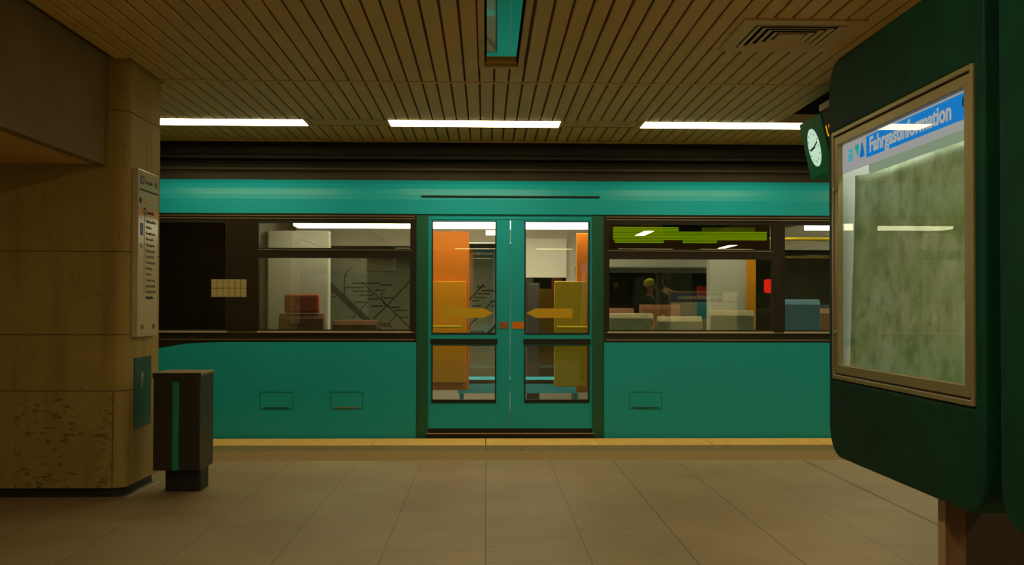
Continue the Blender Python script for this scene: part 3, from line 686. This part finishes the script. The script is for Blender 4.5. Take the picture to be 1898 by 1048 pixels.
# ================================================================ INFORMATION CASES (right)
CX = 1.467
def info_case(y0, y1, label, full, inset=0.0):
    t = thing('information_case', (1.62, (y0+y1)/2, 0.0), label, 'display case', 'teal information cases on posts')
    z0, z1 = 0.578, 2.25
    hy0, hy1, hz0, hz1 = y0+0.062, y1-0.057-inset, 0.908, 1.94
    outer = rrect(y0, y1, z0, z1, 0.12, 8); inner = rrect(hy0, hy1, hz0, hz1, 0.004, 8)
    b = MB(); b.ring(outer, inner, 'x', CX, CX+0.20); b.build('case_body', M['case_teal'], t, bevel=0.014, seg=3)
    MB().prism(rrect(y0, y1, z0, z1, 0.12, 8), 'x', CX+0.20, CX+0.24).build('case_back', M['case_teal'], t)
    q = lambda d: rrect(hy0+d, hy1-d, hz0+d, hz1-d, 0.004, 3)
    b = MB(); b.ring(q(-0.002), q(0.016), 'x', CX-0.008, CX+0.02); b.build('outer_frame', M['case_frame'], t, bevel=0.003)
    b = MB(); b.ring(q(0.016), q(0.023), 'x', CX+0.002, CX+0.02); b.build('gasket', M['case_gap'], t)
    b = MB(); b.ring(q(0.022), q(0.060), 'x', CX-0.004, CX+0.02); b.build('door_frame', M['case_frame'], t, bevel=0.004)
    MB().box(CX+0.006, CX+0.010, hy0+0.05, hy1-0.05, hz0+0.05, hz1-0.05).build('glass_pane', M['glass_case'], t)
    MB().box(CX+0.150, CX+0.160, hy0+0.002, hy1-0.002, hz0+0.002, hz1-0.002).build('added_lightbox', M['added_lightbox'] if full else M['case_back'], t)
    yc = (y0+y1)/2
    for zz in (1.70, 1.10):
        b = MB(); b.tube((CX-0.012, hy1-0.030, zz), (CX+0.0, hy1-0.030, zz), 0.010); b.build('lock', M['steel'], t)
    if full:
        MB().ring(q(0.0005), q(0.006), 'x', CX+0.021, CX+0.149).build('white_lining', M['case_back'], t)
        b = MB(); b.tube((CX+0.075, hy0+0.06, hz1-0.06), (CX+0.075, hy1-0.06, hz1-0.06), 0.012); b.build('lamp_tube', M['lamp_case'], t, smooth=True)
        # backlit header strip in front of the tube
        hx = CX+0.014
        hd = MB().box(hx+0.004, hx+0.010, hy0+0.052, hy1-0.052, 1.762, 1.892).build('header_strip', M['lit_white'], t)
        h = MB().box(hx, hx+0.0035, 2.998, 3.838, 1.790, 1.872).build('header_band', M['lit_blue'], t)
        text('lettering', 'Fahrgastinformation', 0.082, M['lit_letter'], h, (hx-0.0006, 3.806, 1.806), FACE_NEG_X, bold=0.0022, depth=0.0006, width=0.675)
        b = MB(); b.tube((hx-0.004, 3.030, 1.842), (hx, 3.030, 1.842), 0.018, 16); b.build('header_knob', M['ink'], h)
        lg = MB()
        zb = 1.800
        lg.prism([(4.024,zb),(4.014,zb),(4.014,zb+0.034),(4.024,zb+0.034)], 'x', hx, hx+0.0035)
        lg.prism([(4.000,zb),(3.993,zb),(3.993,zb+0.05),(4.000,zb+0.05)], 'x', hx, hx+0.0035)
        lg.prism([(4.024,zb+0.040),(4.014,zb+0.040),(4.014,zb+0.049),(4.024,zb+0.049)], 'x', hx, hx+0.0035)
        L = lg.build('logo', M['logo_cyan'], t)
        MB().prism([(3.962,zb+0.056),(3.922,zb+0.056),(3.930,zb+0.010)], 'x', hx, hx+0.0035).build('logo_wedge', M['logo_teal'], L)
        MB().prism([(3.908,zb),(3.864,zb),(3.872,zb+0.03),(3.886,zb+0.058)], 'x', hx, hx+0.0035).build('logo_triangle', M['logo_blue'], L)
        # curled green sheet in front of the lightbox
        sx = CX+0.060
        b = MB(); ny, nz = 28, 24; V = []
        for i in range(ny+1):
            row = []
            for j in range(nz+1):
                u, v = i/ny, j/nz
                y = 3.01 + u*(4.045-3.01) + 0.02*math.sin(v*5)*(u-0.5) + 0.03*max(0, 0.2-u)*(1-v)*3
                z = 0.925 + v*(1.745-0.925)
                x = sx - 0.034*max(0, (u-0.88)/0.12)**2 - 0.030*max(0, (0.16-u)/0.16)**2*(1-v) - 0.003*math.sin(u*9+v*4) + 0.02*v
                row.append(b.bm.verts.new((x, y, z)))
            V.append(row)
        for i in range(ny):
            for j in range(nz): b.bm.faces.new((V[i][j], V[i+1][j], V[i+1][j+1], V[i][j+1]))
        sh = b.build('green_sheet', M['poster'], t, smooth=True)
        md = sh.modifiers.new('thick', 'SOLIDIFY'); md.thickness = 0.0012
    # post and plinth below
    py = 3.30 if full else yc
    MB().box(1.537, 1.605, py, py+0.05, 0.0, z0+0.002).build('post', M['post'], t)
    MB().box(1.534, 1.537, py, py+0.05, 0.0, z0).build('post_lit_edge', M['post_lit'], t)
    MB().box(1.606, 2.15, py+0.004, py+0.06, 0.0, z0+0.002).build('plinth', M['plinth'], t)
    return t
info_case(2.888, 4.222, 'dark teal glazed information case with a lit blue header, at the right', True)
info_case(1.476, 2.812, 'dark teal case cut off by the right edge of the picture, beside the lit one', False, 0.25)

# ================================================================ HANGING DISPLAY WITH CLOCK
t = thing('platform_display', (2.65, 6.3, HC), 'hanging black train indicator with a teal clock on its end and amber digits', 'display')
xt, xb_, zt, zb = 2.345, 2.435, 2.58, 2.165
sec = [(xt,zt),(xb_,zb),(xb_+0.30,zb),(2.645+0.445,zt)]
b = MB(); b.prism([(xt+0.004,zt),(xb_+0.004,zb),(2.855,zb),(2.955,zt)], 'y', 4.9, 6.915); b.build('housing', M['dsp'], t, bevel=0.006)
ck = MB().prism([(xt,zt),(xb_,zb),(2.855,zb),(2.955,zt)], 'y', 6.92, 7.40).build('clock_panel', M['clock_teal'], t, bevel=0.008)
MB().box(2.33, 2.97, 4.9, 6.90, zt+0.002, zt+0.045).build('top_cover', M['dsp_top'], t)
for yy in (5.3, 6.7):
    MB().tube((2.65, yy, zt+0.04), (2.65, yy, HC+0.22), 0.02).build('hanger', M['steel'], t)
# dial lies on the sloping face; local frame: u towards -Y, v up the slope
sl = Vector((xt-xb_, 0, zt-zb)); v_ = sl.normalized(); u_ = Vector((0,-1,0)); n_ = u_.cross(v_).normalized()
if n_.x > 0: n_ = -n_
c0 = Vector(((xt+xb_)/2, 7.175, (zt+zb)/2)) + v_*0.0
def on_face(pts, d0, d1, m, name, parent, ctr=c0):
    b = MB()
    A = [b.bm.verts.new(ctr + u_*p[0] + v_*p[1] + n_*d0) for p in pts]; B_ = [b.bm.verts.new(ctr + u_*p[0] + v_*p[1] + n_*d1) for p in pts]
    n = len(pts); b.bm.faces.new(A); b.bm.faces.new(B_[::-1])
    for i in range(n): b.bm.faces.new((A[i], A[(i+1)%n], B_[(i+1)%n], B_[i]))
    return b.build(name, m, parent)
circ = [(0.115*math.cos(2*math.pi*i/40), 0.138*math.sin(2*math.pi*i/40)) for i in range(40)]
on_face(circ, 0.0, 0.006, M['clock_face'], 'clock_dial', ck)
def hand(ang, l, wd, name, d):
    a = math.radians(90-ang); dx, dy = math.cos(a), math.sin(a)
    on_face([(-dx*0.03-dy*wd, -dy*0.03+dx*wd), (dx*l-dy*wd, dy*l+dx*wd), (dx*l+dy*wd, dy*l-dx*wd), (-dx*0.03+dy*wd, -dy*0.03-dx*wd)], d, d+0.002, M['clock_ink'], name, ck)
hand(72, 0.100, 0.006, 'minute_hand', 0.008); hand(262, 0.078, 0.008, 'hour_hand', 0.0065)
for k_ in range(12):
    a = math.radians(30*k_); dx, dy = math.cos(a), math.sin(a); r0, r1, wd = 0.095, 0.110, 0.0035
    on_face([(dx*r0-dy*wd, dy*r0+dx*wd),(dx*r1-dy*wd, dy*r1+dx*wd),(dx*r1+dy*wd, dy*r1-dx*wd),(dx*r0+dy*wd, dy*r0-dx*wd)], 0.0062, 0.0072, M['clock_ink'], 'hour_mark', ck)
rot = Matrix((u_, v_, n_)).transposed()
pos = Vector((xt+0.004 + (zt-2.40)/(zt-zb)*(xb_-xt), 6.885, 2.40)) + n_*0.003
text('led_digits', 'U5', 0.115, M['led_amber'], t, pos, rot, bold=0.001, depth=0.001)

# ================================================================ PILLAR SIGNS
t = thing('line_sign', (-2.25, 6.63, 1.01), 'tall cream line diagram sign with an orange band, on the stone pillar', 'sign')
sy0, sy1, sz0, sz1 = 6.44, 6.825, 1.008, 2.092
MB().box(PX-0.001, -2.232, sy0, sy1, sz0, sz1).build('board', M['sign'], t, bevel=0.004)
SX = -2.2315
def sbox(ya, yb, za, zb, m, name): return MB().box(SX-0.001, SX+0.001, ya, yb, za, zb).build(name, m, t)
sbox(sy0+0.02, sy1-0.01, 1.955, 1.968, M['ink'], 'rule')
sbox(sy0+0.03, sy0+0.11, 2.000, 2.052, M['ink_blue'], 'line_badge')
text('badge_lettering', 'U5', 0.045, M['sign'], t, (SX+0.0015, sy0+0.035, 2.012), FACE_POS_X, bold=0.001, width=0.065)
text('destination_lettering', 'Preungesheim', 0.035, M['ink_grey'], t, (SX+0.0015, sy0+0.125, 2.008), FACE_POS_X, width=0.13)
MB().prism([(6.735,2.023),(6.775,2.023),(6.765,2.042),(6.772,2.045),(6.795,2.020),(6.772,1.995),(6.765,1.998),(6.775,2.017),(6.735,2.017)], 'x', SX-0.001, SX+0.001).build('arrow', M['ink'], t)
sbox(6.475, 6.60, 1.875, 1.905, M['sign_orange'], 'orange_tag')
b = MB(); b.tube((SX-0.002,6.475,1.89),(SX+0.0015,6.475,1.89),0.02); b.build('tag_dot', M['ink'], t)
sbox(sy0+0.008, sy1-0.004, 1.795, 1.845, M['sign_orange'], 'orange_band')
b = MB(); b.tube((SX-0.002,6.555,1.825),(SX+0.002,6.555,1.825),0.026,20); b.build('stop_marker', M['ink'], t)
b = MB(); b.tube((SX,6.555,1.825),(SX+0.003,6.555,1.825),0.012,16); b.build('stop_marker_centre', M['sign'], t)
text('stop_lettering', 'Hauptbahnhof', 0.03, M['ink'], t, (SX+0.0015, 6.59, 1.812), FACE_POS_X, width=0.14)
sbox(6.552, 6.557, 1.27, 1.80, M['ink_grey'], 'route_line')
sbox(6.475, 6.53, 1.665, 1.745, M['ink_blue'], 'blue_notes')
sbox(6.47, 6.52, 1.585, 1.610, M['ink_grey'], 'grey_notes')
stops = ['Willy-Brandt-Platz','Dom/Römer','Konstablerwache','Musterschule','Glauburgstraße','Nibelungenallee','Hauptfriedhof','Ronneburgstraße','Marbachweg','Eckenheim','Gießener Straße','Sigmund-Freud-Straße','Theobald-Ziegler-Straße']
for k_, s_ in enumerate(stops):
    text('stop_lettering', s_, 0.026, M['ink_grey'], t, (SX+0.0015, 6.585, 1.755-k_*0.0385), FACE_POS_X, width=min(0.19, 0.0115*len(s_)))
text('terminus_lettering', 'Preungesheim', 0.028, M['ink'], t, (SX+0.0015, 6.585, 1.255), FACE_POS_X, width=0.135, bold=0.0006)
for ya, yb in ((6.50,6.555),(6.72,6.775)): sbox(ya, yb, 1.055, 1.085, M['ink_grey'], 'small_logo')

t = thing('pillar_plate', (-2.26, 6.64, 0.41), 'dark grey green plate with a small white mark low on the pillar', 'sign')
MB().box(PX-0.001, -2.262, 6.49, 6.80, 0.415, 0.87).build('plate', M['plate'], t)
MB().prism([(6.60,0.66),(6.612,0.66),(6.612,0.74),(6.632,0.74),(6.632,0.70),(6.642,0.70),(6.642,0.755),(6.63,0.775),(6.61,0.765),(6.60,0.75)], 'x', -2.2615, -2.2605).build('white_mark', M['sign'], t)

# ================================================================ LITTER BIN
t = thing('litter_bin', (-1.985, 6.62, 0), 'dark square litter bin with a teal stripe standing beside the pillar', 'bin')
MB().box(-2.132, -1.832, 6.45, 6.76, 0.150, 0.762).build('bin_body', M['bin'], t, bevel=0.006)
b = MB(); b.box(-2.136, -1.828, 6.446, 6.764, 0.762, 0.780); b.build('lid', M['bin_lid'], t, bevel=0.004)
MB().box(-2.136, -1.828, 6.444, 6.447, 0.742, 0.776).build('lid_front', M['bin'], t)
MB().box(-2.008, -1.968, 6.446, 6.450, 0.154, 0.718).build('stripe', M['bin_stripe'], t)
b = MB(); b.tube((-1.834,6.66,0.69),(-1.828,6.66,0.69),0.010); b.build('lock', M['ink'], t)
MB().box(-2.085, -1.855, 6.552, 6.74, 0.0, 0.150).build('base', M['bin_base'], t, bevel=0.008)

# ================================================================ NOTICE BOARD AND PEOPLE BEHIND THE CAMERA (mirrored in the train windows)
t = thing('notice_board', (3.68, 1.68, 0), 'low notice board with a blue header, mirrored in the right train window', 'board')
MB().box(3.08, 4.28, 1.66, 1.70, 0.45, 1.49).build('board', M['case_frame'], t, bevel=0.005)
MB().box(3.12, 4.24, 1.70, 1.703, 0.50, 1.30).build('sheet', M['white'], t)
h = MB().box(3.12, 4.00, 1.70, 1.704, 1.315, 1.465).build('header', M['ink_blue'], t)
MB().box(4.00, 4.24, 1.70, 1.704, 1.315, 1.465).build('header_end', M['white'], t)
text('lettering', 'Fahrgastinformation', 0.1, M['white'], h, (3.97, 1.705, 1.355), Matrix(((-1,0,0),(0,0,1),(0,1,0))), bold=0.002, depth=0.001, width=0.72)
MB().box(3.56, 3.76, 1.703, 1.706, 1.02, 1.30).build('turquoise_poster', M['cyan'], t)
for xa in (3.2, 4.12): MB().box(xa, xa+0.05, 1.66, 1.70, 0.0, 0.45).build('leg', M['post'], t)

M['skin'] = mat('skin', (0.48,0.27,0.17), 0.55)
M['beanie'] = mat('lime_yellow_knit', (0.72,0.82,0.06), 0.85, bump=0.5, bscale=120)
M['hair'] = mat('dark_hair', (0.02,0.013,0.008), 0.5)
M['jacket'] = mat('dark_jacket', (0.03,0.035,0.04), 0.8)
M['coat'] = mat('dark_green_coat', (0.02,0.03,0.025), 0.8)
M['trousers'] = mat('blue_trousers', (0.03,0.04,0.08), 0.85)
M['shoe'] = mat('black_shoes', (0.015,0.013,0.012), 0.5)
def skin_mesh(name, verts, edges, m, parent, root=0, levels=1):
    me = bpy.data.meshes.new(name); me.from_pydata([v[:3] for v in verts], edges, [])
    o = bpy.data.objects.new(name, me); C.objects.link(o); me.materials.append(m)
    mod = o.modifiers.new('skin', 'SKIN'); mod.use_smooth_shade = True
    for i, v in enumerate(verts):
        sv = me.skin_vertices[0].data[i]; rr_ = v[3]
        sv.radius = rr_ if isinstance(rr_, tuple) else (rr_, rr_); sv.use_root = (i == root)
    ss = o.modifiers.new('sub', 'SUBSURF'); ss.levels = levels; ss.render_levels = levels
    if parent is not None: o.parent = parent
    return o
def chain(vs, es, start, pts):
    prev = start
    for p in pts:
        vs.append(p); es.append((prev, len(vs)-1)); prev = len(vs)-1
    return prev
def person(x, y, rz, k, label, jacket, cap, hat):
    t = thing('person', (x, y, 0), label, 'person'); t.rotation_euler = (0, 0, rz); t.scale = (k, k, k)
    vs = [(0,0,0.95,(0.14,0.10))]; es = []
    top = chain(vs, es, 0, [(0,0.0,1.12,(0.125,0.09)),(0,0,1.30,(0.15,0.10)),(0,0,1.43,(0.13,0.08)),(0,0.0,1.50,0.055),(0,0.015,1.57,0.062),(0,0.02,1.66,(0.078,0.098)),(0,0.012,1.735,(0.068,0.085))])
    for sx in (-1, 1):
        chain(vs, es, 0, [(0.095*sx,0,0.88,0.088),(0.10*sx,0.01,0.50,0.058),(0.105*sx,-0.015,0.12,0.042),(0.11*sx,0.09,0.04,0.036)])
        w_ = chain(vs, es, 3, [(0.175*sx,0,1.42,0.058),(0.225*sx,0.0,1.15,0.044),(0.235*sx,0.06,0.90,0.030),(0.235*sx,0.08,0.83,(0.018,0.036))])
        for f, (dy, l) in enumerate(((0.035,0.07),(0.012,0.085),(-0.010,0.08),(-0.030,0.062))):
            chain(vs, es, w_, [(0.235*sx,0.085+dy,0.785,0.009),(0.230*sx,0.085+dy+0.012,0.785-l*0.5,0.0085),(0.218*sx,0.085+dy+0.015,0.785-l,0.007)])
        chain(vs, es, w_-0, [(0.222*sx,0.125,0.80,0.010),(0.212*sx,0.145,0.765,0.008)])
    body = skin_mesh('body', vs, es, M['skin'], t)
    b = MB(); b.prism([(0.112,1.685),(0.145,1.632),(0.108,1.628)], 'x', -0.012, 0.012); b.build('nose', M['skin'], None).parent = t
    js = [(0,0,0.90,(0.165,0.12))]; je = []
    chain(js, je, 0, [(0,0,1.12,(0.15,0.112)),(0,0,1.30,(0.172,0.12)),(0,0,1.42,(0.15,0.095)),(0,0,1.49,0.074)])
    for sx in (-1, 1): chain(js, je, 3, [(0.18*sx,0,1.415,0.073),(0.227*sx,0,1.15,0.058),(0.236*sx,0.055,0.92,0.045)])
    skin_mesh('jacket', js, je, jacket, t)
    ts = [(0,0,0.93,(0.150,0.112))]; te = []
    for sx in (-1, 1): chain(ts, te, 0, [(0.095*sx,0,0.86,0.100),(0.10*sx,0.01,0.50,0.072),(0.105*sx,-0.01,0.09,0.060)])
    skin_mesh('trousers', ts, te, M['trousers'], t)
    for sx in (-1, 1): skin_mesh('shoe', [(0.108*sx,-0.05,0.045,0.045),(0.11*sx,0.06,0.042,0.046),(0.113*sx,0.16,0.032,0.034)], [(0,1),(1,2)], M['shoe'], t)
    if hat: skin_mesh('beanie', [(0,0.01,1.650,(0.104,0.122)),(0,-0.01,1.745,(0.116,0.140)),(0,-0.05,1.825,(0.070,0.09))], [(0,1),(1,2)], cap, t, levels=2)
    else: skin_mesh('hair', [(0,-0.045,1.52,(0.07,0.05)),(0,-0.04,1.63,(0.09,0.075)),(0,0.0,1.735,(0.088,0.105)),(0,0.01,1.775,(0.05,0.06))], [(0,1),(1,2),(2,3)], cap, t, levels=2)
    for sx in (-1, 1):
        b = MB(); b.tube((0.030*sx,0.098,1.672),(0.030*sx,0.108,1.672),0.009,10); b.build('eye', M['ink'], None).parent = t
    return t
person(3.30, -1.6, -1.2, 0.985, 'person in a lime yellow beanie and dark jacket, mirrored in the right train window', M['jacket'], M['beanie'], True)
person(3.28, 0.45, 2.6, 1.03, 'dark haired person in a dark green coat, mirrored in the right train window', M['coat'], M['hair'], False)
